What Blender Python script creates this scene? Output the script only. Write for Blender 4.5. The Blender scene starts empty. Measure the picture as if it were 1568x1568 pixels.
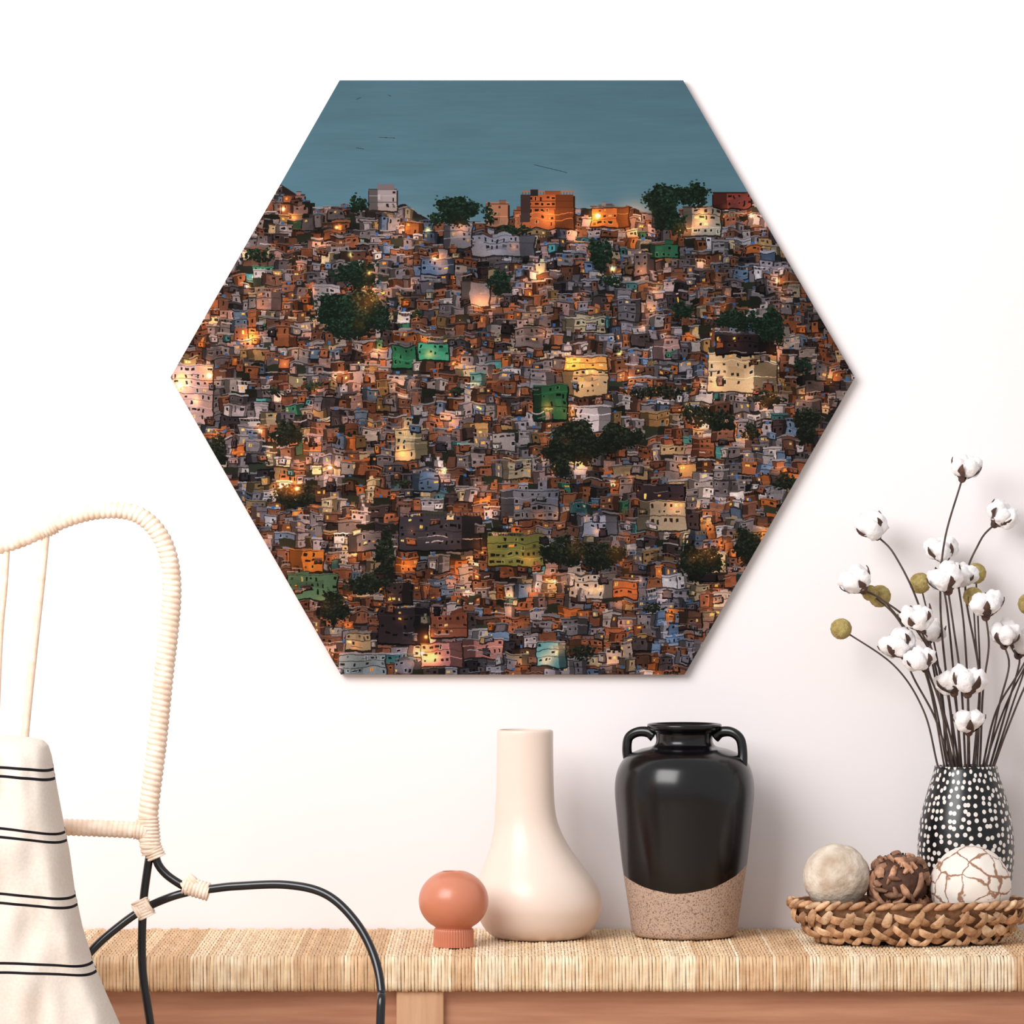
import bpy, bmesh, math, random
import numpy as np
from mathutils import Vector, Matrix, noise
random.seed(5)
L=7.0; CZ=1.086; TOP=0.45
scene=bpy.context.scene
try:
    scene.view_settings.view_transform='Standard'
    scene.view_settings.look='None'
except Exception as e: print(e)

def K(y): return (L+y)/L
def P(px,py,y=0.0):
    k=K(y); return Vector(((px-784)*.001*k, y, CZ-(py-784)*.001*k))
def lin(c):
    return tuple(((v/255)/12.92 if v/255<=.04045 else ((v/255+.055)/1.055)**2.4) for v in c)+(1.0,)

# ---------------- materials
def mat(name,c1,c2=None,nscale=20,rough=.6,bump=0,bscale=200,spec=.5,coat=0,vcol=False,stretch=None,sheen=0,detail=4):
    m=bpy.data.materials.new(name); m.use_nodes=True
    nt=m.node_tree; N=nt.nodes; b=N['Principled BSDF']
    b.inputs['Roughness'].default_value=rough
    b.inputs['Specular IOR Level'].default_value=spec
    b.inputs['Coat Weight'].default_value=coat
    if sheen: b.inputs['Sheen Weight'].default_value=sheen
    tc=N.new('ShaderNodeTexCoord'); mp=N.new('ShaderNodeMapping')
    nt.links.new(tc.outputs['Object'],mp.inputs[0])
    if stretch: mp.inputs['Scale'].default_value=stretch
    nz=N.new('ShaderNodeTexNoise'); nz.inputs['Scale'].default_value=nscale; nz.inputs['Detail'].default_value=detail
    nt.links.new(mp.outputs[0],nz.inputs['Vector'])
    rp=N.new('ShaderNodeValToRGB'); rp.color_ramp.elements[0].position=.32; rp.color_ramp.elements[1].position=.68
    rp.color_ramp.elements[0].color=lin(c1); rp.color_ramp.elements[1].color=lin(c2 or c1)
    nt.links.new(nz.outputs['Fac'],rp.inputs[0])
    out=rp.outputs[0]
    if vcol:
        at=N.new('ShaderNodeAttribute'); at.attribute_name='Col'
        mx=N.new('ShaderNodeMix'); mx.data_type='RGBA'; mx.blend_type='MULTIPLY'; mx.inputs[0].default_value=1
        nt.links.new(out,mx.inputs[6]); nt.links.new(at.outputs['Color'],mx.inputs[7]); out=mx.outputs[2]
    nt.links.new(out,b.inputs['Base Color'])
    if bump:
        n2=N.new('ShaderNodeTexNoise'); n2.inputs['Scale'].default_value=bscale; n2.inputs['Detail'].default_value=3
        nt.links.new(mp.outputs[0],n2.inputs['Vector'])
        bp=N.new('ShaderNodeBump'); bp.inputs['Strength'].default_value=bump; bp.inputs['Distance'].default_value=.002
        nt.links.new(n2.outputs['Fac'],bp.inputs['Height']); nt.links.new(bp.outputs[0],b.inputs['Normal'])
    return m

# ---------------- mesh helpers
class MB:
    def __init__(s): s.v=[];s.f=[];s.m=[];s.c=[];s.uv=None
    def add(s,v,f,mi=0,col=(1,1,1)):
        o=len(s.v); s.v.extend([tuple(p) for p in v]); s.f.extend([tuple(i+o for i in q) for q in f]); s.m.extend([mi]*len(f)); s.c.extend([(col[0],col[1],col[2],1.0)]*len(v))
    def finish(s,name,mats,parent=None,smooth=True,loc=None):
        me=bpy.data.meshes.new(name)
        vs=s.v
        if loc is not None: vs=[(a-loc[0],b-loc[1],c-loc[2]) for a,b,c in vs]
        me.from_pydata(vs,[],s.f); 
        for m in mats: me.materials.append(m)
        me.polygons.foreach_set('material_index',s.m)
        me.polygons.foreach_set('use_smooth',[smooth]*len(s.f))
        ca=me.color_attributes.new('Col','FLOAT_COLOR','POINT')
        ca.data.foreach_set('color',np.array(s.c,dtype=np.float32).ravel())
        me.update()
        ob=bpy.data.objects.new(name,me); scene.collection.objects.link(ob)
        if loc is not None: ob.location=loc
        if parent: ob.parent=parent
        return ob
def empty(name):
    e=bpy.data.objects.new(name,None); scene.collection.objects.link(e); e.empty_display_size=.1; return e
def cr(pts,n=8):
    pts=[Vector(p) for p in pts]; out=[]
    for i in range(len(pts)-1):
        p0=pts[i-1] if i>0 else pts[i]*2-pts[i+1]; p1=pts[i];p2=pts[i+1]
        p3=pts[i+2] if i+2<len(pts) else pts[i+1]*2-pts[i]
        for j in range(n):
            t=j/n
            out.append(.5*((2*p1)+(p2-p0)*t+(2*p0-5*p1+4*p2-p3)*t*t+(3*p1-p0-3*p2+p3)*t**3))
    out.append(pts[-1]); return out
def resample(pts,step):
    out=[pts[0]];tot=sum((pts[i+1]-pts[i]).length for i in range(len(pts)-1))
    n=max(2,int(tot/step)); d=tot/n; need=d
    for i in range(len(pts)-1):
        a,b=pts[i],pts[i+1]; l=(b-a).length; pos=0
        while need<=l-pos+1e-9 and len(out)<n:
            pos+=need; out.append(a+(b-a)*(pos/l)); need=d
        need-=(l-pos)
    out.append(pts[-1]); return out
def sweep(mb,pts,rad,seg=12,step=.01,mi=0,col=(1,1,1),ridge=0,pitch=.005,flat=1.0,smooth=True,closed=False):
    p=cr(pts,10) if smooth else [Vector(q) for q in pts]
    p=resample(p,step); n=len(p)
    T=[(p[min(i+1,n-1)]-p[max(i-1,0)]).normalized() for i in range(n)]
    up=Vector((0,0,1)) if abs(T[0].z)<.9 else Vector((0,1,0))
    nr=(up-T[0]*up.dot(T[0])).normalized(); V=[];F=[];s=0
    for i in range(n):
        nr=(nr-T[i]*nr.dot(T[i])).normalized(); bn=T[i].cross(nr)
        if i: s+=(p[i]-p[i-1]).length
        r=rad(i/(n-1)) if callable(rad) else rad
        for j in range(seg):
            a=2*math.pi*j/seg
            rr=r
            if ridge: rr=r*(1-ridge+ridge*math.sqrt(abs(math.sin(math.pi*(s/pitch)+a/2))))
            V.append(p[i]+nr*(math.cos(a)*rr*flat)+bn*(math.sin(a)*rr))
    for i in range(n-1):
        for j in range(seg):
            F.append((i*seg+j,i*seg+(j+1)%seg,(i+1)*seg+(j+1)%seg,(i+1)*seg+j))
    F.append(tuple(range(seg))[::-1]); F.append(tuple((n-1)*seg+j for j in range(seg)))
    mb.add(V,F,mi,col)
def lathe(name,prof,loc,mats,seg=96,sub=8,shift=None,rib=None,matfn=None):
    pr=cr([(r,0,z) for r,z in prof],sub); V=[];F=[]
    for q in pr:
        r=max(q.x,1e-5); z=q.z
        for j in range(seg):
            a=2*math.pi*j/seg+math.pi/2
            rr=r*(rib(a,z) if rib else 1)
            sx=shift(z) if shift else 0
            V.append((rr*math.cos(a)+sx,rr*math.sin(a),z))
    n=len(pr)
    for i in range(n-1):
        for j in range(seg):
            F.append((i*seg+j,i*seg+(j+1)%seg,(i+1)*seg+(j+1)%seg,(i+1)*seg+j))
    me=bpy.data.meshes.new(name); me.from_pydata(V,[],F)
    uvl=me.uv_layers.new(name='UVMap'); rm=max(r for r,z in prof)
    acc=[0]
    for i in range(1,n): acc.append(acc[-1]+(pr[i]-pr[i-1]).length)
    k=0
    for i in range(n-1):
        for j in range(seg):
            for (ii,jj) in ((i,j),(i,j+1),(i+1,j+1),(i+1,j)):
                uvl.data[k].uv=(jj/seg*2*math.pi*rm,acc[ii]); k+=1
    me.polygons.foreach_set('use_smooth',[True]*len(F))
    for m in mats: me.materials.append(m)
    bm=bmesh.new(); bm.from_mesh(me); bmesh.ops.recalc_face_normals(bm,faces=bm.faces); bm.to_mesh(me); bm.free()
    ob=bpy.data.objects.new(name,me); scene.collection.objects.link(ob); ob.location=loc
    return ob
def ico(sub):
    bm=bmesh.new(); bmesh.ops.create_icosphere(bm,subdivisions=sub,radius=1)
    v=[x.co.copy() for x in bm.verts]; f=[tuple(q.index for q in p.verts) for p in bm.faces]; bm.free(); return v,f
ICO={i:ico(i) for i in (1,2,3,4,5)}
def box(mb,a,b,mi=0,col=(1,1,1),bev=0.0):
    bm=bmesh.new(); bmesh.ops.create_cube(bm,size=1)
    for v in bm.verts:
        v.co=Vector((a[i]+(b[i]-a[i])*(v.co[i]+.5) for i in range(3)))
    if bev: bmesh.ops.bevel(bm,geom=list(bm.edges),offset=bev,segments=3,affect='EDGES',profile=.5)
    bm.verts.index_update()
    mb.add([v.co for v in bm.verts],[tuple(v.index for v in f.verts) for f in bm.faces],mi,col); bm.free()

# ---------------- room
m_wall=mat('wall_paint',(248,242,243),(246,240,241),3,.9,.08,60,.1)
mb=MB(); box(mb,(-3.5,0,0),(3.5,.1,2.8)); mb.finish('wall_back',[m_wall],smooth=False)
m_floor=mat('floor_wood',(206,190,174),(186,166,146),6,.5,.1,40,.3,stretch=(1,12,1))
mb=MB(); box(mb,(-3.5,-7.5,-.05),(3.5,0,0)); mb.finish('floor',[m_floor],smooth=False)
mb=MB(); box(mb,(-3.5,-.012,0),(3.5,0,.08),bev=.003); mb.finish('baseboard_back',[mat('trim_paint',(245,243,240),rough=.5)],smooth=False)

# ---------------- hexagonal picture (painted procedurally with numpy)
X0,Y0,WW,HH=255,118,1060,920; SC=1.8
W=int(WW*SC);H=int(HH*SC)
rg=np.random.default_rng(21)
img=np.zeros((H,W,3),np.float32)
def c3(c): return np.array(c,np.float32)/255
yy,xx=np.mgrid[0:H,0:W].astype(np.float32); PX=xx/SC+X0; PY=yy/SC+Y0
def lowno(cx,cy=None):
    cy=cy or cx
    g=rg.random((int(H/cy)+3,int(W/cx)+3)).astype(np.float32)
    gy=yy/cy; gx=xx/cx; iy=gy.astype(int);ix=gx.astype(int);fy=gy-iy;fx=gx-ix
    fy=fy*fy*(3-2*fy);fx=fx*fx*(3-2*fx)
    return (g[iy,ix]*(1-fx)+g[iy,ix+1]*fx)*(1-fy)+(g[iy+1,ix]*(1-fx)+g[iy+1,ix+1]*fx)*fy
img[:]=c3((34,29,29))
def rect(x0,y0,x1,y1,c):
    a=int(round((x0-X0)*SC));b=int(round((y0-Y0)*SC));c_=max(a+1,int(round((x1-X0)*SC)));d=max(b+1,int(round((y1-Y0)*SC)))
    a=max(a,0);b=max(b,0)
    if c_<=a or d<=b: return
    img[b:d,a:c_]=c
skx=[250,400,430,450,480,520,560,620,660,740,800,880,960,1000,1080,1150,1200,1320]
sky=[300,290,282,295,318,316,318,312,338,345,325,318,314,330,318,292,330,350]
SKYM=PY<=np.interp(PX,skx,sky)
t=((PY-123)/190).clip(0,1)[...,None]
skyc=(c3((82,114,128))*(1-t)+c3((88,123,138))*t)*(0.95+.05*lowno(160,24)+.03*lowno(90,5)+.025*lowno(34,3))[...,None]
img[SKYM]=skyc[SKYM]
pal=[((134,80,58),5.5),((152,88,58),3.5),((106,70,56),5),((148,134,138),5.5),((120,108,112),5),((90,80,84),3.5),((182,166,164),3.8),
     ((64,50,50),2.2),((92,106,128),2.2),((72,124,124),.5),((56,104,78),.35),((182,156,126),2.4),((194,104,54),1.3),((150,114,76),1.6),((162,124,118),2.2),((46,39,44),1.2)]
pc=[c3(p[0]) for p in pal]; pw=np.array([p[1] for p in pal]); pw=pw/pw.sum()
LIT=[c3((255,184,80)),c3((246,156,66)),c3((255,210,130)),c3((230,190,112))]
def house(x,y,w,h,col,lit=.22,wins=True,ws=1.0,flat=False):
    rect(x-1.2,y+2,x+w+2.4,y+h+2.4,col*.25)
    rect(x,y,x+w,y+h,col)
    for _ in range(3):
        a_=x+rg.uniform(0,.7)*w; b_=y+rg.uniform(0,.6)*h; rect(a_,b_,min(a_+rg.uniform(.15,.5)*w,x+w),min(b_+rg.uniform(.15,.5)*h,y+h),col*rg.uniform(.82,1.14))
    r=rg.random(); sd=w*rg.uniform(.2,.38); L0,R0=x,x+w
    if r<.4: rect(x,y,x+sd,y+h,col*.55); L0=x+sd
    elif r<.75: rect(x+w-sd,y,x+w,y+h,col*.55); R0=x+w-sd
    r=rg.random(); rh=rg.uniform(1,3.4)
    if r<.45: rect(x-1.2,y-rh,x+w+1.2,y,(col*.8+c3((40,40,44))*.6).clip(0,.75)); rect(x-1.2,y,x+w+1.2,y+1,col*.35)
    elif r<.7: rect(x-1,y-rh*.6,x+w+1,y+.6,col*.4)
    elif r<.88: rect(x-1.4,y-rh,x+w+1.4,y,c3((140,134,140))*rg.uniform(.7,1.1)); rect(x-1,y,x+w+1,y+1.2,col*.35)
    else:
        for q in np.arange(x,x+w,4.5): rect(q,y-4,q+1,y,col*.7)
        rect(x-1,y-5.4,x+w+1,y-4,(col*1.1).clip(0,.8))
    if rg.random()<.25:
        q=x+rg.random()*w*.6; rect(q,y-5,q+w*.3,y,(col*rg.uniform(.6,1.2)).clip(0,.8)); rect(q,y-5.8,q+w*.3+1,y-5,col*.5)
    if wins:
        w2=R0-L0; fl=max(1,int(h/(9.5*ws))); nw=max(1,int(w2/(7.4*ws)))
        for f in range(fl):
            for k in range(nw):
                if rg.random()<.3: continue
                wx=L0+(k+.5)*w2/nw-1.5*ws+rg.uniform(-1.2,1.2); wy=y+3.2*ws+f*9.5*ws+rg.uniform(-.6,.6)
                u=rg.random()
                wc=LIT[rg.integers(4)] if u<lit else (col*.22 if u<.85 else (col*.55))
                if rg.random()<.2: a_=2.4*ws; b_=5.6*ws
                elif rg.random()<.3: a_=rg.uniform(4.5,6.5)*ws;b_=3*ws
                else: a_=rg.uniform(2.2,3.9)*ws;b_=rg.uniform(2.6,4.4)*ws
                a_=min(a_,R0-wx)
                if a_<1: continue
                if rg.random()<.25: rect(wx-.7,wy-.7,wx+a_+.7,wy+b_+.7,(col*1.3+.05).clip(0,.8))
                rect(wx,wy,wx+a_,wy+b_,wc)
                if rg.random()<.4: rect(wx+a_*.45,wy,wx+a_*.45+.5,wy+b_,wc*.5)
        for f in range(1,fl):
            if rg.random()<.7: rect(x,y+f*9.5*ws,x+w,y+f*9.5*ws+1,col*(.45 if rg.random()<.6 else 1.25))
def row(y,big,p=.95):
    x=250+rg.uniform(0,15)
    while x<1320:
        w=rg.uniform(12,31)*big
        if rg.random()<.08: w*=1.5
        h=rg.uniform(14,27)*big; yj=y+rg.uniform(-8,8)
        if yj>np.interp(x+w/2,skx,sky)-3:
            col=pc[rg.choice(len(pc),p=pw)]*rg.uniform(.68,1.12)
            if rg.random()<p: house(x,yj,w,h,col,lit=.17)
            else: rect(x,yj,x+w,yj+h*.6,c3((34,36,28))*rg.uniform(.6,1.4))
            if rg.random()<.1: rect(x+w*.3,yj-4.5,x+w*.3+4.5,yj-.5,c3((60,110,168))*.9)
        x+=w*rg.uniform(.8,1.05)
y=284
while y<1048:
    big=.80+.32*(y-300)/740; row(y,big); y+=13.2*big
for _ in range(30):
    x=rg.uniform(300,1230);y=rg.uniform(370,1000);w=rg.uniform(30,50);h=rg.uniform(22,32)
    house(x,y,w,h,pc[rg.choice(len(pc),p=pw)]*rg.uniform(.75,1.05),.16,True,1.0)
def B(x0,y0,x1,y1,c,lit=.2,ws=1.1,wins=True): house(x0,y0,x1-x0,y1-y0,c3(c),lit,wins,ws)
B(565,290,607,322,(162,148,148),.1,1.0); rect(578,282,604,290,c3((120,106,108)))
B(800,298,878,350,(168,84,46),.05,1.0); rect(797,298,812,340,c3((60,44,42))); rect(812,290,824,300,c3((40,34,36)))
B(905,316,962,345,(192,102,52),.3,1.0)
B(745,312,778,346,(168,112,86),.1,1)
B(1046,318,1102,362,(154,138,120),.1,1.1); B(1092,296,1150,318,(118,54,48),.1,1)
B(722,362,818,392,(142,132,138),.05,1.1); B(680,345,722,380,(134,124,128),.1,1)
B(996,374,1038,394,(42,94,70),.2,1)
B(706,432,748,468,(146,132,138),0,1,False)
B(866,488,926,508,(186,160,128),.1,1); B(862,565,930,606,(180,150,114),.15,1.0)
B(865,545,930,565,(216,148,80),.5,1.0)
B(1084,540,1190,600,(196,170,138),.12,1.3); B(1096,515,1188,542,(34,28,34),.2,1.1)
B(600,530,636,562,(38,88,62),.2,1); B(640,526,686,552,(64,140,108),.1,1)
B(818,590,868,642,(36,78,52),.3,1.2); B(876,622,934,662,(190,178,186),.1,1.1)
B(264,560,325,650,(196,158,154),.15,1.1); B(605,658,655,704,(192,162,122),.2,1.1)
B(975,742,1048,768,(42,34,40),.2,1.2); B(975,768,1050,812,(160,142,122),.15,1.2)
B(612,790,735,842,(52,48,56),.15,1.2); B(748,820,832,866,(112,114,64),.1,1.2)
B(768,752,855,795,(114,106,112),.1,1.1,True); B(893,790,945,820,(168,158,170),.1,1.1)
B(580,930,655,985,(46,36,40),.12,1.2); B(872,880,942,915,(176,158,148),.15,1.1)
B(645,985,708,1020,(188,118,108),.05,1.1); B(710,980,770,1008,(170,110,100),.1,1.1)
B(822,985,866,1020,(98,142,142),.1,1.1); B(445,842,495,876,(204,118,52),.2,1.1)
B(440,880,516,918,(90,124,96),.1,1.1); B(940,890,975,915,(192,96,54),.1,1.1)
B(520,1000,590,1036,(126,132,136),.1,1.1); B(660,940,715,976,(136,74,54),.1,1.1); B(480,440,520,475,(150,138,144),.1,1.0)
for _ in range(380):
    x=rg.uniform(262,1300);y=rg.uniform(370,1030);w=rg.uniform(6,15)
    house(x,y,w,rg.uniform(5,11),pc[rg.choice(len(pc),p=pw)]*rg.uniform(.7,1.2),.12,True,.75)
for _ in range(500):
    x=rg.uniform(262,1300);y=rg.uniform(350,1030); l=rg.uniform(5,22)
    rect(x,y,x+l,y+rg.uniform(.7,1.8),c3((150,140,142))*rg.uniform(.3,1.2))
city=~SKYM
lo=.64+.36*lowno(60)+.26*lowno(200)
img[city]*=lo[city][:,None]
img[city]*=(0.90+.14*rg.random((H,W))+.06*lowno(3))[city][:,None].astype(np.float32)
warm=(lowno(140)-.5).clip(-.3,.5)
img[...,0]*=np.where(city,1+.2*warm,1); img[...,2]*=np.where(city,1-.2*warm,1)
def blob(cx,cy,r,c,sq=1.3):
    a0=max(int((cx-r-X0)*SC),0);a1=int((cx+r-X0)*SC)+1;b0=max(int((cy-r-Y0)*SC),0);b1=int((cy+r-Y0)*SC)+1
    if a1<=a0 or b1<=b0 or a0>=W or b0>=H: return
    sl=(slice(b0,b1),slice(a0,a1)); d=(PX[sl]-cx)**2+((PY[sl]-cy)*sq)**2<r*r
    img[sl][d]=c
def tree(x,y,rx,ry,c=(28,38,26)):
    lf=lambda a:1+.18*math.sin(a*3+x)+.13*math.sin(a*5+y)
    for _ in range(int(rx*ry/6)+10):
        a=rg.uniform(0,6.28);q=rg.random()**.5*.84; r=rg.uniform(.14,.26)*min(rx,ry)
        blob(x+math.cos(a)*rx*q*lf(a),y+math.sin(a)*ry*q*lf(a),r,c3(c)*rg.uniform(.5,.7),1.0)
    for _ in range(int(rx*ry/2.4)+40):
        a=rg.uniform(0,6.28);q=rg.random()**.6*1.12; cy=y+math.sin(a)*ry*q*lf(a)
        blob(x+math.cos(a)*rx*q*lf(a),cy,rg.uniform(.8,2.2),c3(c)*(.5+.85*rg.random())*(1.25-.6*(cy-y+ry)/(2*ry)))
    if ry>20: rect(x-1,y+ry*.8,x+1,y+ry*1.25,c3((26,20,18)))
for t_ in [(700,322,32,22),(668,335,12,10),(748,330,8,14),(1015,312,25,32),(1060,298,26,18),(1035,345,16,16),(548,312,14,12),(538,478,54,32),(545,420,32,20),(520,502,22,16),
   (585,490,14,22),(920,390,18,24),(935,430,16,10),(765,432,18,18),(1045,475,18,14),(1130,490,36,16),(1180,500,22,26),(880,680,46,32),(950,670,34,20),(860,715,14,18),
   (1010,600,46,9),(1070,635,28,12),(1105,645,22,16),(1235,650,18,28),(1175,610,22,10),(332,690,14,28),(440,665,24,18),(450,760,32,18),(590,850,16,36),(560,895,36,15),(510,930,20,26),
   (860,845,32,22),(920,850,34,20),(1070,860,34,24),(1145,835,22,26),(1200,740,18,12),(395,390,22,9),(790,352,24,7),(890,1000,20,10),(1150,660,12,12),
   (700,600,10,6),(640,480,9,7),(480,590,12,7),(1230,560,12,8),(620,740,10,7),(1000,930,14,8),(420,600,10,6)]:
    tree(*t_,c=(28,46,34) if t_[1]<600 else (34,40,30))
# slight irregularity of the walls
dx=((lowno(26)-.5)*4.2+(lowno(9)-.5)*1.6)*1.6; dy=((lowno(30)-.5)*6.5+(lowno(9)-.5)*1.6)*1.6
sx=np.clip((xx+np.where(city,dx,0)).round().astype(int),0,W-1); sy=np.clip((yy+np.where(city,dy,0)).round().astype(int),0,H-1)
img=img[sy,sx]
def glow(x,y,r,a,c=(255,116,36)):
    R=r*3.2;a0=max(int((x-R-X0)*SC),0);a1=int((x+R-X0)*SC);b0=max(int((y-R-Y0)*SC),0);b1=int((y+R-Y0)*SC)
    if a1<=a0 or b1<=b0 or a0>=W or b0>=H: return
    sl=(slice(b0,b1),slice(a0,a1)); d=(PX[sl]-x)**2+(PY[sl]-y)**2
    m_=(np.exp(-d/(2*r*r))*a)[...,None]
    img[sl]+=m_*c3(c)*(.12+1.25*img[sl].mean(axis=2,keepdims=True))
for _ in range(240):
    x=rg.uniform(262,1308);y=rg.uniform(300,1033)
    if y<np.interp(x,skx,sky)+6: continue
    s=rg.uniform(4,10); glow(x,y,s,rg.uniform(.3,.8))
    if rg.random()<.6: rect(x,y,x+1.3,y+1.3,c3((255,214,130)))
for x,y,r,a in [(970,338,18,.8),(915,330,8,.8),(515,348,5,.9),(565,418,6,.9),(665,395,6,.7),(380,438,7,.9),(1190,430,9,.9),(433,320,6,.8),(320,575,9,.7),(275,590,12,.6),(398,660,6,.8),(430,745,10,1.2),(455,748,7,1.2),(505,715,7,.7),(470,700,30,.6),
   (652,975,8,1.8),(646,1000,13,1.2),(850,890,12,.6),(440,850,20,.4),(500,1000,14,.6),(880,545,24,.25),(1150,330,14,.6),(310,480,20,.4),(740,770,16,.4),(960,900,18,.4),(720,870,26,.4),(1110,950,20,.35),(860,325,22,.3),(540,800,24,.3),(1000,420,24,.35),(620,360,24,.3),(820,470,26,.3),(560,560,20,.2)]:
    glow(x,y,r,a); 
    if r<15: glow(x,y,1.8,2.2,(255,220,140))
for x,y in [(655,352),(938,412),(536,390),(948,540),(680,720)]: glow(x,y,2.6,2.4,(220,230,130))
for (xa,ya,xb,yb) in [(818,252,868,264),(580,210,604,211),(545,226,557,228),(545,152,552,149),(594,145,598,147)]:
    for q in np.linspace(0,1,120):
        rect(xa+(xb-xa)*q,ya+(yb-ya)*q,xa+(xb-xa)*q+.7,ya+(yb-ya)*q+.7,c3((44,58,62)))
img=img.clip(0,1)
rgba=np.ones((H,W,4),np.float32); rgba[...,:3]=img[::-1]
bi=bpy.data.images.new('hillside_city_print',W,H); bi.colorspace_settings.name='sRGB'
bi.pixels.foreach_set(rgba.ravel()); bi.update(); bi.pack()
m_pic=bpy.data.materials.new('hillside_print'); m_pic.use_nodes=True
nt=m_pic.node_tree; b=nt.nodes['Principled BSDF']; ti=nt.nodes.new('ShaderNodeTexImage'); ti.image=bi
hs=nt.nodes.new('ShaderNodeMix'); hs.data_type='RGBA'; hs.blend_type='MULTIPLY'; hs.inputs[0].default_value=1; hs.inputs[7].default_value=(.68,.68,.68,1)
nt.links.new(ti.outputs[0],hs.inputs[6]); nt.links.new(hs.outputs[2],b.inputs['Base Color'])
b.inputs['Roughness'].default_value=.7; b.inputs['Specular IOR Level'].default_value=.05
hexp=[(520,123),(1046,123),(1309,578),(1048,1033),(522,1033),(261,578)]
yf=-.016; yb=-.006
vs=[tuple(P(x,y,yf)) for x,y in hexp]+[(P(x,y,yf).x,yb,P(x,y,yf).z) for x,y in hexp]
fs=[(0,5,4,3,2,1),(6,7,8,9,10,11)]+[(i,(i+1)%6,(i+1)%6+6,i+6) for i in range(6)]
me=bpy.data.meshes.new('print'); me.from_pydata(vs,[],fs)
me.materials.append(m_pic); me.materials.append(mat('plywood_edge',(120,84,58),(90,62,44),30,.7))
uv=me.uv_layers.new(name='UVMap')
for p in me.polygons:
    p.material_index=0 if p.index==0 else 1
    for li in p.loop_indices:
        vi=me.loops[li].vertex_index%6; uv.data[li].uv=((hexp[vi][0]-X0)/WW,1-(hexp[vi][1]-Y0)/HH)
pic=empty('hexagonal_wall_picture')
ob=bpy.data.objects.new('wood_print_panel',me); scene.collection.objects.link(ob); ob.parent=pic
mb=MB()
for dx in (-.25,.25): box(mb,(dx-.03,yb,1.35),(dx+.03,0,1.41))
mb.finish('wall_spacers',[me.materials[1]],pic,smooth=False)

# ---------------- woven bench
bench=empty('woven_bench')
BX0,BX1=-1.2,1.0; YF=-.454; BZ=.398
m_cane=mat('cane_strip',(255,248,236),(236,217,196),60,.65,.3,300,.3,vcol=True,stretch=(1,.3,1))
m_under=mat('cane_underlay',(214,178,140),(146,104,76),120,.8,.4,200,.2,stretch=(.25,1,1))
mb=MB(); sw=.0048; n=int((BX1-BX0)/sw); R=.016
path=[]
yv=-.004
while yv>YF+R: path.append((yv,TOP,0,1,1)); yv-=.004
for i in range(7):
    a=math.pi/2*i/6; path.append((YF+R-R*math.sin(a),TOP-R+R*math.cos(a),-math.sin(a),math.cos(a),0))
for i in range(1,6): path.append((YF,TOP-R-(TOP-R-BZ-.006)*i/5,-1,0,0))
path.append((YF+.006,BZ,0,-1,0)); path.append((YF+.03,BZ,0,-1,0))
base_cols=[(.90,.72,.52),(.97,.83,.65),(1.0,.89,.74),(.80,.58,.39),(.93,.77,.58),(.97,.85,.68)]
gl=0;gc=base_cols[0]
for i in range(n):
    if gl<=0: gl=random.choice((1,1,2,3,5,8,10)); gc=random.choice(base_cols)
    gl-=1
    sc_=random.uniform(.84,1.05); c=[v*sc_ for v in gc]
    x=BX0+i*sw; w=sw*random.uniform(.82,.98); off=random.uniform(-.0014,.0004)
    V=[];F=[];ph=(i//3)%2*math.pi+random.uniform(-.5,.5)
    for k,(y,z,ny,nz,tp) in enumerate(path):
        wv=(-.0022+.0022*math.sin(y/.034*2*math.pi+ph)) if tp else off
        jx=.0003*math.sin(k*.5+i*1.7)
        for dx,h in ((0,-.0012),(.5,0),(1,-.0012)):
            V.append((x+dx*w+jx,y+ny*(wv+h),z+nz*(wv+h)))
    for k in range(len(path)-1):
        for d in range(2): F.append((k*3+d,k*3+d+1,(k+1)*3+d+1,(k+1)*3+d))
    mb.add(V,F,0,c)
mb.finish('woven_cane_top',[m_cane],bench)
mb=MB(); box(mb,(BX0,YF+.0035,BZ+.002),(BX1,-.003,TOP-.003),bev=.012); mb.finish('seat_core',[m_under],bench,smooth=False)
m_wood=mat('bench_wood',(190,138,108),(166,112,86),5,.5,.1,60,.3,stretch=(1,8,14))
m_woodl=mat('bench_leg_wood',(212,168,134),(192,146,112),5,.5,.1,60,.3,stretch=(14,8,1))
mb=MB()
box(mb,(BX0+.03,YF+.026,.315),(BX1-.03,YF+.05,BZ+.001),bev=.002); box(mb,(BX0+.03,-.05,.315),(BX1-.03,-.03,BZ+.001),bev=.002)
box(mb,(BX0+.03,YF+.026,.315),(BX0+.05,-.03,BZ+.001),bev=.002); box(mb,(BX1-.05,YF+.026,.315),(BX1-.03,-.03,BZ+.001),bev=.002)
mb.finish('apron',[m_wood],bench,smooth=False)
mb=MB()
lc=(643-784)*.001*K(YF)
for cx in (BX0+.06,lc,BX1-.06):
    for y0,y1 in ((YF+.012,YF+.065),(-.075,-.02)):
        box(mb,(cx-.034,y0,0),(cx+.034,y1,BZ+.001),bev=.003)
mb.finish('legs',[m_woodl],bench,smooth=False)

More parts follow.
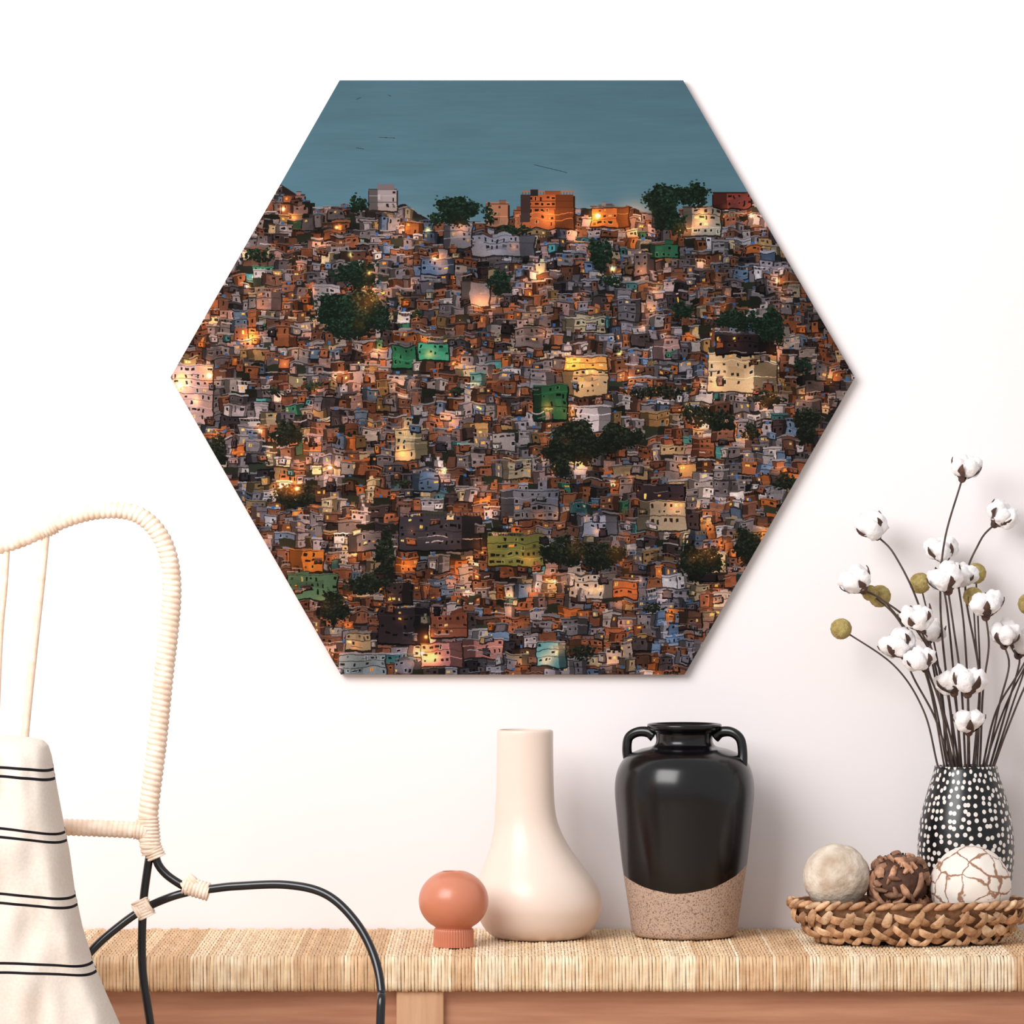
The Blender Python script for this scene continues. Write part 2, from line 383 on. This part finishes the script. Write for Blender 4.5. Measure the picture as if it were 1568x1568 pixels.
# ---------------- vases
def prof(pts,y,py_base=None):
    k=K(y); return [(r*.001*k, max(0.0,(CZ-(py-784)*.001*k)-TOP)) for r,py in pts]
y=-.16
m_cream=mat('matte_cream_ceramic',(238,219,205),(233,213,199),8,.32,.05,90,.45)
pts=[(0,1440),(40,1440),(66,1437),(84,1420),(95,1396),(97,1376),(91,1352),(76,1325),(60,1295),(49,1262),(45,1225),(43.5,1180),(43,1140),(43,1122),(42,1118.5),(40,1118.5),(39,1123),(39,1180),(40,1230),(44,1275),(60,1320),(80,1365),(60,1420),(0,1425)]
kz=K(y)
def sh(z):
    py=784+(CZ-TOP-z)/kz*1000; t=min(1,max(0,(1400-py)/170)); t=t*t*(3-2*t); return -.021*kz*t
lathe('cream_bottle_vase',prof(pts,y),(P(825,0,y).x,y,TOP),[m_cream],shift=sh)
y=-.30
m_ter=mat('terracotta_glaze',(206,130,100),(198,120,92),8,.3,.05,120,.55)
pts=[(0,1452),(29,1452),(31,1450),(31,1440),(30.5,1424),(28,1420)]
c=1379;Rb=53.5
for i in range(1,14):
    a=-math.pi/2+.58+ (math.pi-.58-.36)*i/13
    pts.append((Rb*math.cos(a),c-Rb*.89*math.sin(a)))
pts+=[(17,1335),(16,1342),(30,1360),(44,1380),(30,1410),(0,1415)]
def rib(a,z):
    zt=(1449-1421)*.001*K(-.3)
    return 1-.045*(1-abs(math.sin(a*22))**.6) if z<zt else 1
lathe('terracotta_globe_vase',prof(pts,y),(P(694.5,0,y).x,y,TOP),[m_ter],seg=264,sub=6,rib=rib)
# black amphora
y=-.135
m=bpy.data.materials.new('half_glazed_ceramic'); m.use_nodes=True; nt=m.node_tree; N=nt.nodes; LK=nt.links.new
b=N['Principled BSDF']; tc=N.new('ShaderNodeTexCoord'); sp=N.new('ShaderNodeSeparateXYZ'); LK(tc.outputs['Object'],sp.inputs[0])
def math_(op,a,bb=None):
    q=N.new('ShaderNodeMath'); q.operation=op
    for i,v in enumerate((a,bb)):
        if v is None: continue
        if isinstance(v,(int,float)): q.inputs[i].default_value=v
        else: LK(v,q.inputs[i])
    return q.outputs[0]
k=K(y); zb=CZ-(1361-784)*.001*k-TOP
x2=math_('MULTIPLY',math_('MULTIPLY',sp.outputs[0],sp.outputs[0]),3.4)
x1=math_('MULTIPLY',sp.outputs[0],.08)
bd=math_('ADD',math_('ADD',x2,x1),zb)
nz=N.new('ShaderNodeTexNoise'); nz.inputs['Scale'].default_value=18; LK(tc.outputs['Object'],nz.inputs['Vector'])
bd=math_('ADD',bd,math_('MULTIPLY',math_('SUBTRACT',nz.outputs[0],.5),.006))
fac=math_('GREATER_THAN',sp.outputs[2],bd)
n2=N.new('ShaderNodeTexNoise'); n2.inputs['Scale'].default_value=420; n2.inputs['Detail'].default_value=2; LK(tc.outputs['Object'],n2.inputs['Vector'])
rp=N.new('ShaderNodeValToRGB'); rp.color_ramp.elements[0].position=.34; rp.color_ramp.elements[0].color=lin((126,100,86)); rp.color_ramp.elements[1].position=.5; rp.color_ramp.elements[1].color=lin((192,164,144)); LK(n2.outputs[0],rp.inputs[0])
mx=N.new('ShaderNodeMix'); mx.data_type='RGBA'; LK(fac,mx.inputs[0]); LK(rp.outputs[0],mx.inputs[6]); mx.inputs[7].default_value=lin((10,8,11)); LK(mx.outputs[2],b.inputs['Base Color'])
LK(math_('SUBTRACT',.85,math_('MULTIPLY',fac,.64)),b.inputs['Roughness'])
b.inputs['Specular IOR Level'].default_value=.5
n3=N.new('ShaderNodeTexNoise'); n3.inputs['Scale'].default_value=420; LK(tc.outputs['Object'],n3.inputs['Vector'])
bp=N.new('ShaderNodeBump'); bp.inputs['Distance'].default_value=.001; LK(math_('MULTIPLY',math_('SUBTRACT',1.0,fac),.5),bp.inputs['Strength']); LK(n3.outputs[0],bp.inputs['Height']); LK(bp.outputs[0],b.inputs['Normal'])
m_black=m
amph=empty('black_amphora_vase'); cx=1048
pts=[(0,1440),(50,1440),(72,1436),(80,1425),(84,1400),(90,1360),(96,1320),(101,1275),(104.5,1240),(106.5,1217),(106.3,1198),(103,1181),(96.5,1167),(86,1156),(68,1147.5),(50,1143),(44,1137),(43.5,1128),(46,1121),(54,1117),(57,1112),(56,1108.5),(52,1108.5),(45,1114),(40,1124),(40,1140),(60,1156),(92,1182),(94,1210),(75,1400),(0,1420)]
ob=lathe('glazed_body',prof(pts,y),(P(cx,0,y).x,y,TOP),[m_black]); ob.parent=amph
m_gl=mat('black_glaze',(10,8,11),rough=.2,spec=.5)
mb=MB()
sweep(mb,[P(1094,1128,y-.01),P(1104,1121,y-.014),P(1120,1121,y-.02),P(1133,1131,y-.024),P(1137,1150,y-.026),P(1136,1172,y-.028),P(1131,1182,y-.028)],lambda t:.0058+.002*abs(2*t-1)**3,seg=14,step=.003,flat=1.25)
sweep(mb,[P(1002,1127,y+.01),P(992,1121,y+.012),P(976,1121,y+.016),P(963,1129,y+.02),P(960,1145,y+.02),P(962,1160,y+.02),P(968,1172,y+.018)],lambda t:.0058+.002*abs(2*t-1)**3,seg=14,step=.003,flat=1.25)
mb.finish('handles',[m_gl],amph)
# dotted vase
VY=-.095
m=bpy.data.materials.new('dotted_glaze'); m.use_nodes=True; nt=m.node_tree; N=nt.nodes; LK=nt.links.new; b=N['Principled BSDF']
u=N.new('ShaderNodeUVMap'); vo=N.new('ShaderNodeTexVoronoi'); vo.voronoi_dimensions='2D'; vo.inputs['Scale'].default_value=84; vo.inputs['Randomness'].default_value=.6
LK(u.outputs[0],vo.inputs['Vector']); lt=math_('LESS_THAN',vo.outputs['Distance'],.29)
mx=N.new('ShaderNodeMix'); mx.data_type='RGBA'; LK(lt,mx.inputs[0]); mx.inputs[6].default_value=lin((14,12,14)); mx.inputs[7].default_value=lin((236,228,222)); LK(mx.outputs[2],b.inputs['Base Color']); b.inputs['Roughness'].default_value=.3
flow=empty('dotted_vase_with_cotton_stems')
pts=[(0,1437),(40,1437),(52,1432),(58,1420),(64,1390),(70,1350),(74,1310),(73.5,1285),(69,1250),(60,1215),(52,1190),(48.5,1177),(48,1173),(45,1173),(44,1178),(48,1195),(60,1230),(68,1290),(60,1380),(0,1425)]
ob=lathe('dotted_vase',prof(pts,VY),(P(1479,0,VY).x,VY,TOP),[m]); ob.parent=flow

m_cot=mat('cotton_fluff',(252,248,248),(244,238,238),60,.95,.6,260,.05,sheen=.3)
m_cal=mat('cotton_calyx',(104,74,60),(62,44,38),80,.8)
m_stem=mat('dry_stem',(92,74,66),(54,42,40),60,.75,.2,200)
m_bil=mat('billy_button',(196,176,112),(154,132,76),140,.9,1.0,420)
cot=MB(); cal=MB(); stm=MB(); bil=MB()
def basis(d):
    d=d.normalized(); a=Vector((0,1,0)) if abs(d.y)<.9 else Vector((1,0,0)); s=d.cross(a).normalized(); return d,s,d.cross(s)
def boll(cpos,d,r):
    d,s,tq=basis(d); ph=random.random()*6.28; nl=random.choice((4,4,5))
    vv,ff=ICO[3]
    for i in range(nl):
        a=ph+i*2*math.pi/nl+random.uniform(-.2,.2); rd=s*math.cos(a)+tq*math.sin(a)
        c=cpos+rd*r*random.uniform(.48,.62)+d*r*random.uniform(-.1,.25)
        ax=(d+rd*.35).normalized(); sd=random.random()*50
        V=[]; kk=r*random.uniform(.54,.68)
        for q in vv:
            f=1+.28*noise.noise(q*1.8+Vector((sd,0,0)))+.16*noise.noise(q*4.5+Vector((0,sd,0)))
            V.append(c+q*kk*f+ax*(q.dot(ax))*kk*.22)
        cot.add(V,ff)
    for i in range(nl):
        a=ph+(i+.5)*2*math.pi/nl; rd=s*math.cos(a)+tq*math.sin(a); tn=d.cross(rd)
        V=[];nn=7
        for j in range(nn):
            t=j/(nn-1); c=cpos-d*r*1.0+d*r*(1.5*t)+rd*r*(1.15*math.sin(t*1.75)); w=r*.36*math.sin(math.pi*min(1,.12+t*.86))**.8*(1-.3*t)
            V+= [c-tn*w,c+rd*r*.06,c+tn*w]
        F=[(j*3+e,j*3+e+1,j*3+4+e,j*3+3+e) for j in range(nn-1) for e in range(2)]
        cal.add(V,F)
    vv,ff=ICO[2]; cal.add([cpos-d*r*.86+q*r*.3 for q in vv],ff)
def stem(pts,r0,mi=0): sweep(stm,pts,lambda t:r0*(1.15-.35*t),seg=7,step=.008,mi=mi)
def root(mx,dy):
    m1=P(mx,1173,VY+dy); return [Vector((P(1479+(1479-mx)*.3,0,VY).x,VY-dy*.4,TOP+.04)),m1-Vector((0,0,.05))+Vector(((1479-mx)*.0004,0,0)),m1]
main=[
 (1468,[(1452,1060),(1440,930),(1446,830)],(1478,717),21,(.25,.95),-.0),
 (1492,[(1500,1040),(1478,900),(1500,830)],(1534,789),22,(.6,.8),.02),
 (1450,[(1440,1060),(1408,930),(1370,850)],(1334,805),23,(-.5,.85),.01),
 (1462,[(1448,1050),(1400,960),(1350,918)],(1312,890),23,(-.6,.8),-.02),
 (1472,[(1462,1050),(1450,930),(1440,880)],(1442,842),22,(-.2,1),.02),
 (1478,[(1472,1050),(1460,960)],(1447,886),25,(-.3,1),-.02),
 (1484,[(1482,1060),(1476,960)],(1472,880),20,(.3,1),.01),
 (1500,[(1505,1060),(1514,990)],(1510,925),24,(0,1),-.02),
 (1460,[(1440,1080),(1424,1000)],(1404,945),24,(-.3,1),-.035),
 (1455,[(1432,1100),(1400,1040)],(1374,986),25,(-.5,.8),-.03),
 (1465,[(1448,1100),(1430,1050)],(1410,1008),22,(-.4,.9),-.045),
 (1510,[(1530,1080),(1545,1020)],(1540,972),22,(.1,1),-.01),
 (1516,[(1540,1090),(1560,1020)],(1566,985),24,(.3,.9),.01),
 (1482,[(1482,1110)],(1484,1042),25,(.1,1),-.045),
 (1470,[(1466,1100)],(1456,1044),22,(-.3,1),-.03),
 (1484,[(1484,1140)],(1484,1104),22,(0,1),-.04),
 (1458,[(1440,1080),(1420,1020)],(1426,966),20,(.2,1),.01),
]
for mxp,wp,tip,r,d,dy in main:
    yt=VY+dy*2.0; T=P(tip[0],tip[1],yt); D=Vector((d[0],random.uniform(-.45,-.1),d[1])).normalized(); rr=r*.001*K(yt)*.98
    pts=root(mxp,dy*.4)
    n=len(wp)
    for i,w in enumerate(wp): pts.append(P(w[0],w[1],VY+dy*(.5+1.4*(i+1)/(n+1))))
    pts.append(T-D*rr*.8); stem(pts,.0019); boll(T,D,rr)
bills=[(1436,[(1415,1090),(1370,1020)],(1288,963),16,.0),(1450,[(1425,1050),(1385,960)],(1347,913),17,.01),(1455,[(1440,1040),(1425,960)],(1409,893),16,.025),
 (1490,[(1500,1050),(1498,960)],(1494,878),16,.03),(1496,[(1500,1050),(1494,980)],(1490,914),15,.0),(1520,[(1550,1080),(1572,1010)],(1576,925),17,.01),(1446,[(1420,1040),(1376,950)],(1332,908),12,-.01),(1508,[(1540,1080),(1580,1000)],(1600,950),15,.02)]
for mxp,wp,tip,r,dy in bills:
    yt=VY+dy*1.6; T=P(tip[0],tip[1],yt); pts=root(mxp,dy*.4)+[P(w[0],w[1],VY+dy*(i+1)*.6) for i,w in enumerate(wp)]+[T]
    stem(pts,.0016,0); vv,ff=ICO[4]
    bil.add([T+q*(r*.001*(1+.05*noise.noise(q*9)+.04*noise.noise(q*22))) for q in vv],ff)
stem(root(1505,0)+[P(1525,1090,VY),P(1560,1030,VY),P(1600,960,VY)],.0018)
stem(root(1522,0)+[P(1545,1110,VY),P(1575,1040,VY),P(1610,990,VY)],.0018)
cot.finish('cotton_bolls',[m_cot],flow); cal.finish('cotton_calyxes',[m_cal],flow); stm.finish('stems',[m_stem],flow); bil.finish('billy_buttons',[m_bil],flow)

# ---------------- basket with balls
bas=empty('woven_tray_basket')
BY=-.245; kx=K(BY); bcx=P(1392,0,BY).x; A=.176; Bq=.082
m_hy=mat('water_hyacinth',(255,243,225),(200,172,148),90,.6,.6,260,.3,vcol=True)
mb=MB()
def bowl(t): return (.66+.34*t**.75, .006+.054*t**1.3)
V=[];F=[];ns=72;nr=14
for layer in range(2):
    for i in range(nr+1):
        t=i/nr; s,z=bowl(t)
        off=-.005 if layer else 0
        for j in range(ns):
            a=2*math.pi*j/ns; V.append((bcx+math.cos(a)*(A*s+off),BY+math.sin(a)*(Bq*s+off),TOP+z+(-.0 if not layer else .004)))
for layer in range(2):
    o=layer*(nr+1)*ns
    for i in range(nr):
        for j in range(ns): F.append((o+i*ns+j,o+i*ns+(j+1)%ns,o+(i+1)*ns+(j+1)%ns,o+(i+1)*ns+j))
    F.append(tuple(o+j for j in range(ns)))
mb.add(V,F,0,(.32,.19,.12))
hc=[(.90,.66,.47),(.72,.48,.32),(.98,.78,.59),(.48,.30,.19),(.82,.58,.40),(.66,.43,.28)]
def leaf(c,e1,e2,out,ln,wd,th,col):
    V=[];nn=9
    for j in range(nn):
        t=j/(nn-1)*2-1; w=wd*(1-.55*abs(t)**3); bow=out*(th*(1-t*t)*1.6); sk=e2*(wd*.35*t)
        for q,h in ((-1,-.4),(-.5,.55),(0,.25),(.5,.6),(1,-.4)):
            p=c+e1*(t*ln)+e2*(q*w)+sk+bow+out*(h*th*.5)
            if p.z<TOP+.0006: p.z=TOP+.0006
            V.append(p)
    mb.add(V,[(j*5+e,j*5+e+1,j*5+6+e,j*5+5+e) for j in range(nn-1) for e in range(4)],0,col)
for ri,(t,nn,sz) in enumerate([(.12,24,.0125),(.42,27,.014),(.72,30,.014)]):
    s,z=bowl(t)
    for j in range(nn*2):
        a=2*math.pi*(j/2+.25*(ri%2))/nn+random.uniform(-.03,.03); layer=j%2
        c=Vector((bcx+math.cos(a)*A*s,BY+math.sin(a)*Bq*s,TOP+max(z,.009)+random.uniform(-.002,.002)))
        tn=Vector((-math.sin(a)*A,math.cos(a)*Bq,0)).normalized(); out=Vector((math.cos(a)/A,math.sin(a)/Bq,0)).normalized()
        up=(Vector((0,0,1))+out*.5).normalized(); on=(out-Vector((0,0,.5))).normalized()
        ang=(.8 if (layer+ri)%2 else -.6)+random.uniform(-.25,.25)
        e1=tn*math.cos(ang)+up*math.sin(ang); e2=-tn*math.sin(ang)+up*math.cos(ang)
        k_=random.uniform(.7,1.12); col=[v*k_ for v in random.choice(hc)]
        leaf(c+on*(.001+.003*layer),e1,e2,on,sz*random.uniform(.9,1.25),sz*.44*random.uniform(.8,1.2),.0045,col)
for j in range(52):
    a=2*math.pi*j/52; s,z=bowl(1.0)
    c=Vector((bcx+math.cos(a)*A*s,BY+math.sin(a)*Bq*s,TOP+z-.001+random.uniform(-.001,.001)))
    tn=Vector((-math.sin(a)*A,math.cos(a)*Bq,0)).normalized(); out=Vector((math.cos(a)/A,math.sin(a)/Bq,0)).normalized()
    ang=.4+random.uniform(-.2,.2); e1=tn*math.cos(ang)+Vector((0,0,1))*math.sin(ang); k_=random.uniform(.75,1.1); col=[v*k_ for v in random.choice(hc)]
    e3=e1.cross(out)
    mb.add([c+e1*(q.x*.0145)+out*(q.y*.006)+e3*(q.z*.0048) for q in ICO[2][0]],ICO[2][1],0,col)
mb.finish('woven_tray',[m_hy],bas)
def ballpos(px,py,y,r): return P(px,py,y),r*.001*K(y)
c,r=ballpos(1281,1343,-.245,51); vv,ff=ICO[5]
mb=MB(); mb.add([c+q*r*(1+.03*noise.noise(q*2.2)+.022*noise.noise(q*6)+.008*noise.noise(q*15)) for q in vv],ff)
mb.finish('textured_ball',[mat('papier_ball',(232,220,204),(186,162,140),30,.9,1.0,150,.2,detail=10)],bas)
c,r=ballpos(1377,1353,-.24,52); mb=MB()
mb.add([c+q*r*.86 for q in ICO[4][0]],ICO[4][1],0,(.14,.08,.06))
random.seed(12)
for i in range(120):
    ax=Vector((random.gauss(0,1),random.gauss(0,1),random.gauss(0,1))).normalized(); d,s,tq=basis(ax)
    off=random.uniform(-.4,.4); a0=random.random()*6.28; ln=random.uniform(.35,.85); rr=r*random.uniform(.89,.95); V=[]
    kk=random.choice((.5,.7,.95,1.25)); cc=[v*kk for v in (.72,.48,.35)]
    P_=[]
    for j in range(10):
        a=a0+ln*j/9; w=off+.12*math.sin(a*2+i)
        dr=(s*math.cos(a)+tq*math.sin(a))*math.sqrt(max(0,1-w*w))+d*w
        P_.append(c+dr.normalized()*(rr+.004*math.sin(math.pi*j/9)*random.uniform(.6,1)))
    n=len(P_); wd=.0048*random.uniform(.6,1.3)
    for j,p in enumerate(P_):
        tg=(P_[min(j+1,n-1)]-P_[max(j-1,0)]).normalized(); o=(p-c).normalized(); sd=tg.cross(o); w=wd*(math.sin(math.pi*(.14+.72*j/(n-1))))
        V+=[p-sd*w-o*.004,p-sd*w*.6+o*.0015,p+sd*w*.6+o*.0015,p+sd*w-o*.004]
    mb.add(V,[(j*4+e,j*4+e+1,j*4+5+e,j*4+4+e) for j in range(n-1) for e in range(3)],0,cc)
mb.finish('vine_ball',[mat('vine_bark',(235,215,200),(180,150,130),90,.6,.4,200,.3,vcol=True)],bas)
m=bpy.data.materials.new('cracked_shell'); m.use_nodes=True; nt=m.node_tree; N=nt.nodes; LK=nt.links.new; b=N['Principled BSDF']; b.inputs['Roughness'].default_value=.8
tc=N.new('ShaderNodeTexCoord'); nz=N.new('ShaderNodeTexNoise'); nz.inputs['Scale'].default_value=40; nz.inputs['Detail'].default_value=5; LK(tc.outputs['Object'],nz.inputs['Vector'])
mv=N.new('ShaderNodeMix'); mv.data_type='RGBA'; mv.inputs[0].default_value=.026; LK(tc.outputs['Object'],mv.inputs[6]); LK(nz.outputs['Color'],mv.inputs[7])
vo=N.new('ShaderNodeTexVoronoi'); vo.feature='DISTANCE_TO_EDGE'; vo.inputs['Scale'].default_value=34; LK(mv.outputs[2],vo.inputs['Vector'])
nw=N.new('ShaderNodeTexNoise'); nw.inputs['Scale'].default_value=30; LK(tc.outputs['Object'],nw.inputs['Vector'])
vd=math_('SUBTRACT',vo.outputs[0],math_('MULTIPLY',math_('SUBTRACT',nw.outputs[0],.40),.20))
rp=N.new('ShaderNodeValToRGB'); rp.color_ramp.elements[0].position=.015; rp.color_ramp.elements[0].color=lin((160,116,90)); rp.color_ramp.elements[1].position=.05; rp.color_ramp.elements[1].color=lin((240,230,220)); LK(vd,rp.inputs[0]); LK(rp.outputs[0],b.inputs['Base Color'])
bp=N.new('ShaderNodeBump'); bp.inputs['Strength'].default_value=.6; bp.inputs['Distance'].default_value=.003; LK(math_('ADD',rp.outputs[0],math_('MULTIPLY',nz.outputs[0],.5)),bp.inputs['Height']); LK(bp.outputs[0],b.inputs['Normal'])
c,r=ballpos(1486,1357,-.25,62); mb=MB(); mb.add([q*r*(1+.02*noise.noise(q*3)) for q in ICO[5][0]],ICO[5][1])
ob=mb.finish('cracked_ball',[m],bas); ob.location=c

# ---------------- chair
chair=empty('rattan_armchair')
m_rat=mat('rattan_wrap',(246,226,208),(230,200,176),60,.5,.25,200,.35)
m_met=mat('black_metal_tube',(12,10,15),rough=.22,spec=.6)
CY=-.78; kc=K(CY)
mir=lambda v: Vector((2*P(-60,0,CY).x-v.x,v.y,v.z))
rat=MB(); thin=MB(); wrp=MB(); blk=MB()
hoop=[P(-60,846,CY),P(0,836,CY),P(38,824,CY),P(74,807,CY),P(112,792,CY),P(150,783,CY),P(188,782,CY),P(218,792,CY),P(243,817,CY),P(258,853,CY),P(263,900,CY),P(259,960,CY),P(250,1040,CY),P(240,1140,CY),P(230,1220,CY),P(226,1270,CY),P(232,1308,CY)]
full=[mir(v) for v in hoop[::-1]][:-1]+hoop
sweep(rat,full,lambda t:.0112+.0028*min(1,max(0,(abs(2*t-1)-.25)/.3)),seg=20,step=.0013,ridge=.20,pitch=.0078)
def wrap(a,b,r=.0165,p=.005): sweep(wrp,[a,(a+b)/2,b],r,seg=18,step=.0009,ridge=.22,pitch=p)
for f in (lambda v:v, mir):
    wrap(f(P(58,815,CY)),f(P(84,803,CY)),.0130)
    sweep(thin,[f(P(70,818,CY)),f(P(62,900,CY)),f(P(50,1010,CY)),f(P(38,1130,CY)),f(P(28,1280,CY)),f(P(20,1560,CY))],.0056,seg=12,step=.003)
    sweep(thin,[f(P(10,838,CY)),f(P(6,900,CY)),f(P(-2,1000,CY)),f(P(-12,1280,CY)),f(P(-20,1560,CY))],.005,seg=12,step=.003)
    sweep(rat,[f(P(-60,1270,CY)),f(P(60,1266,CY)),f(P(140,1268,CY)),f(P(226,1272,CY))],.0118,seg=18,step=.0013,ridge=.2,pitch=.0070)
    wrap(f(P(206,1270,CY-.001)),f(P(226,1272,CY-.001)),.0138)
    wrap(f(P(227,1252,CY)),f(P(231,1300,CY)),.0148)
    wrap(f(P(230,1292,CY)),f(P(240,1314,CY)),.0138,.004)
    zfl=lambda px,y: Vector((P(px,0,y).x,y,.004))
    sweep(blk,[f(P(232,1296,CY)),f(P(226,1330,CY)),f(P(219,1390,CY)),f(P(218,1480,CY)),f(P(230,1568,CY)),f(P(246,1700,CY)),f(zfl(262,CY))],.0058,seg=14,step=.006)
    sweep(blk,[f(P(236,1298,CY)),f(P(243,1325,CY-.003)),f(P(265,1347,CY-.008)),f(P(300,1362,CY-.015)),f(P(360,1357,CY-.03)),f(P(440,1355,CY-.05)),f(P(500,1370,CY-.07)),f(P(545,1412,CY-.09)),f(P(573,1465,CY-.11)),f(P(584,1520,CY-.13)),f(P(582,1580,CY-.15)),f(zfl(570,CY-.17))],.0058,seg=14,step=.006)
    sweep(blk,[f(P(300,1363,CY-.013)),f(P(260,1374,CY-.01)),f(P(220,1392,CY)),f(P(180,1420,CY-.005)),f(P(140,1456,CY-.015)),f(P(90,1520,CY-.03)),f(P(60,1610,CY-.05))],.0056,seg=14,step=.006)
    wrap(f(P(282,1355,CY-.013)),f(P(320,1366,CY-.016)),.0130)
    wrap(f(P(284,1362,CY-.013)),f(P(300,1346,CY-.014)),.0118,.004)
    wrap(f(P(208,1398,CY)),f(P(230,1384,CY)),.0130,.004)
    wrap(f(P(213,1378,CY)),f(P(226,1404,CY)),.0130,.004)
sc=Vector((P(-60,0,CY).x,CY-.22,.345))
ring=[sc+Vector((math.cos(2*math.pi*i/24)*.27,math.sin(2*math.pi*i/24)*.23,0)) for i in range(25)]
sweep(blk,ring,.008,seg=12,step=.01)
st=MB()
for i in range(9):
    yy_=sc.y-.2+.4*i/8; hw=.27*math.sqrt(max(0,1-((yy_-sc.y)/.23)**2)); sweep(st,[Vector((sc.x-hw,yy_,sc.z)),Vector((sc.x,yy_,sc.z-.004)),Vector((sc.x+hw,yy_,sc.z))],.012,seg=8,step=.03)
box(st,(sc.x-.2,sc.y-.17,sc.z-.01),(sc.x+.2,sc.y+.17,sc.z+.013),bev=.01)
st.finish('seat_cane',[m_rat],chair)
rat.finish('back_frame',[m_rat],chair); thin.finish('back_spindles',[m_rat],chair); wrp.finish('bindings',[m_rat],chair); blk.finish('metal_frame',[m_met],chair)

# ---------------- cushion
UY=-.91
edge=[(1126,66),(1134,74),(1150,79),(1190,86),(1240,96),(1290,106),(1350,114),(1410,126),(1460,141),(1510,161),(1568,186),(1615,206)]
ex=[e[0] for e in edge]; ey=[e[1] for e in edge]
m=bpy.data.materials.new('striped_cotton'); m.use_nodes=True; nt=m.node_tree; N=nt.nodes; LK=nt.links.new; b=N['Principled BSDF']; b.inputs['Roughness'].default_value=.95; b.inputs['Specular IOR Level'].default_value=.1
u=N.new('ShaderNodeUVMap'); sp=N.new('ShaderNodeSeparateXYZ'); LK(u.outputs[0],sp.inputs[0])
acc=None
for c0 in (1168,1181,1259,1272,1359,1373,1463,1477):
    q=math_('LESS_THAN',math_('ABSOLUTE',math_('SUBTRACT',sp.outputs[1],c0/1000)),.0021)
    acc=q if acc is None else math_('MAXIMUM',acc,q)
tc=N.new('ShaderNodeTexCoord'); nz=N.new('ShaderNodeTexNoise'); nz.inputs['Scale'].default_value=260; LK(tc.outputs['Object'],nz.inputs['Vector'])
rp=N.new('ShaderNodeValToRGB'); rp.color_ramp.elements[0].color=lin((208,196,184)); rp.color_ramp.elements[1].color=lin((230,219,209)); LK(nz.outputs[0],rp.inputs[0])
mx=N.new('ShaderNodeMix'); mx.data_type='RGBA'; LK(acc,mx.inputs[0]); LK(rp.outputs[0],mx.inputs[6]); mx.inputs[7].default_value=lin((30,26,30)); LK(mx.outputs[2],b.inputs['Base Color'])
bp=N.new('ShaderNodeBump'); bp.inputs['Strength'].default_value=.25; bp.inputs['Distance'].default_value=.001; LK(nz.outputs[0],bp.inputs['Height']); LK(bp.outputs[0],b.inputs['Normal'])
nu,nv=100,120; V=[];UV=[];F=[]
for side in (0,1):
    for i in range(nv+1):
        v=.5-.5*math.cos(math.pi*i/nv); py=1126+(1612-1126)*v
        xr=np.interp(py,ex,ey); xl=-330-(xr-80)*.4
        for j in range(nu+1):
            uu=.5-.5*math.cos(math.pi*j/nu); px=xl+(xr-xl)*uu
            e=abs(2*uu-1); th=(max(0,1-e**22))**.5*(max(0,1-abs(2*v-1)**14))**.5*(.78+.22*math.cos(e*1.3))
            droop=16*max(0,(e-.5)/.5)**1.3
            topc=(1-v)**6*7*(e**8)
            wr=.010*noise.noise(Vector((px*.012,py*.012,side*9)))+.010*noise.noise(Vector((px*.035,py*.011,side*5+3)))
            yy2=UY-(.105*th+wr*th)*(1 if side==0 else -.5)
            p=P(px,min(py+droop*min(1,4*v)*(1-v*.6)+topc,1615),UY); p.y=yy2
            V.append(p); UV.append((uu,(py+(5 if side else 0))/1000))
w_=nu+1
for side in (0,1):
    o=side*(nv+1)*w_
    for i in range(nv):
        for j in range(nu):
            q=(o+i*w_+j,o+i*w_+j+1,o+(i+1)*w_+j+1,o+(i+1)*w_+j); F.append(q[::-1] if side==0 else q)
me=bpy.data.meshes.new('striped_cushion'); me.from_pydata([tuple(v) for v in V],[],F)
uvl=me.uv_layers.new(name='UVMap')
for lp in me.loops: uvl.data[lp.index].uv=UV[lp.vertex_index]
me.materials.append(m); me.polygons.foreach_set('use_smooth',[True]*len(F))
bm=bmesh.new(); bm.from_mesh(me); bmesh.ops.remove_doubles(bm,verts=bm.verts,dist=.0003); bmesh.ops.recalc_face_normals(bm,faces=bm.faces); bm.to_mesh(me); bm.free()
ob=bpy.data.objects.new('striped_cushion',me); scene.collection.objects.link(ob)

# ---------------- lights
def area(name,loc,target,size,power,col=(1,1,1)):
    ld=bpy.data.lights.new(name,'AREA'); ld.shape='RECTANGLE'; ld.size=size[0]; ld.size_y=size[1]; ld.energy=power; ld.color=col
    o=bpy.data.objects.new(name,ld); scene.collection.objects.link(o); o.location=loc
    o.rotation_euler=(Vector(target)-Vector(loc)).to_track_quat('-Z','Y').to_euler(); return o
area('softbox_key',(-1.55,-2.75,2.45),(.05,0,1.42),(2.2,1.9),118,(1,.985,.972))
w=bpy.data.worlds.new('world'); scene.world=w; w.use_nodes=True
w.node_tree.nodes['Background'].inputs[0].default_value=(.99,.99,1,1); w.node_tree.nodes['Background'].inputs[1].default_value=.64

# ---------------- camera
cd=bpy.data.cameras.new('camera'); cd.sensor_width=36; cd.lens=36*L/1.568; cd.clip_end=50
co=bpy.data.objects.new('camera',cd); scene.collection.objects.link(co); co.location=(0,-L,CZ); co.rotation_euler=(math.pi/2,0,0)
scene.camera=co
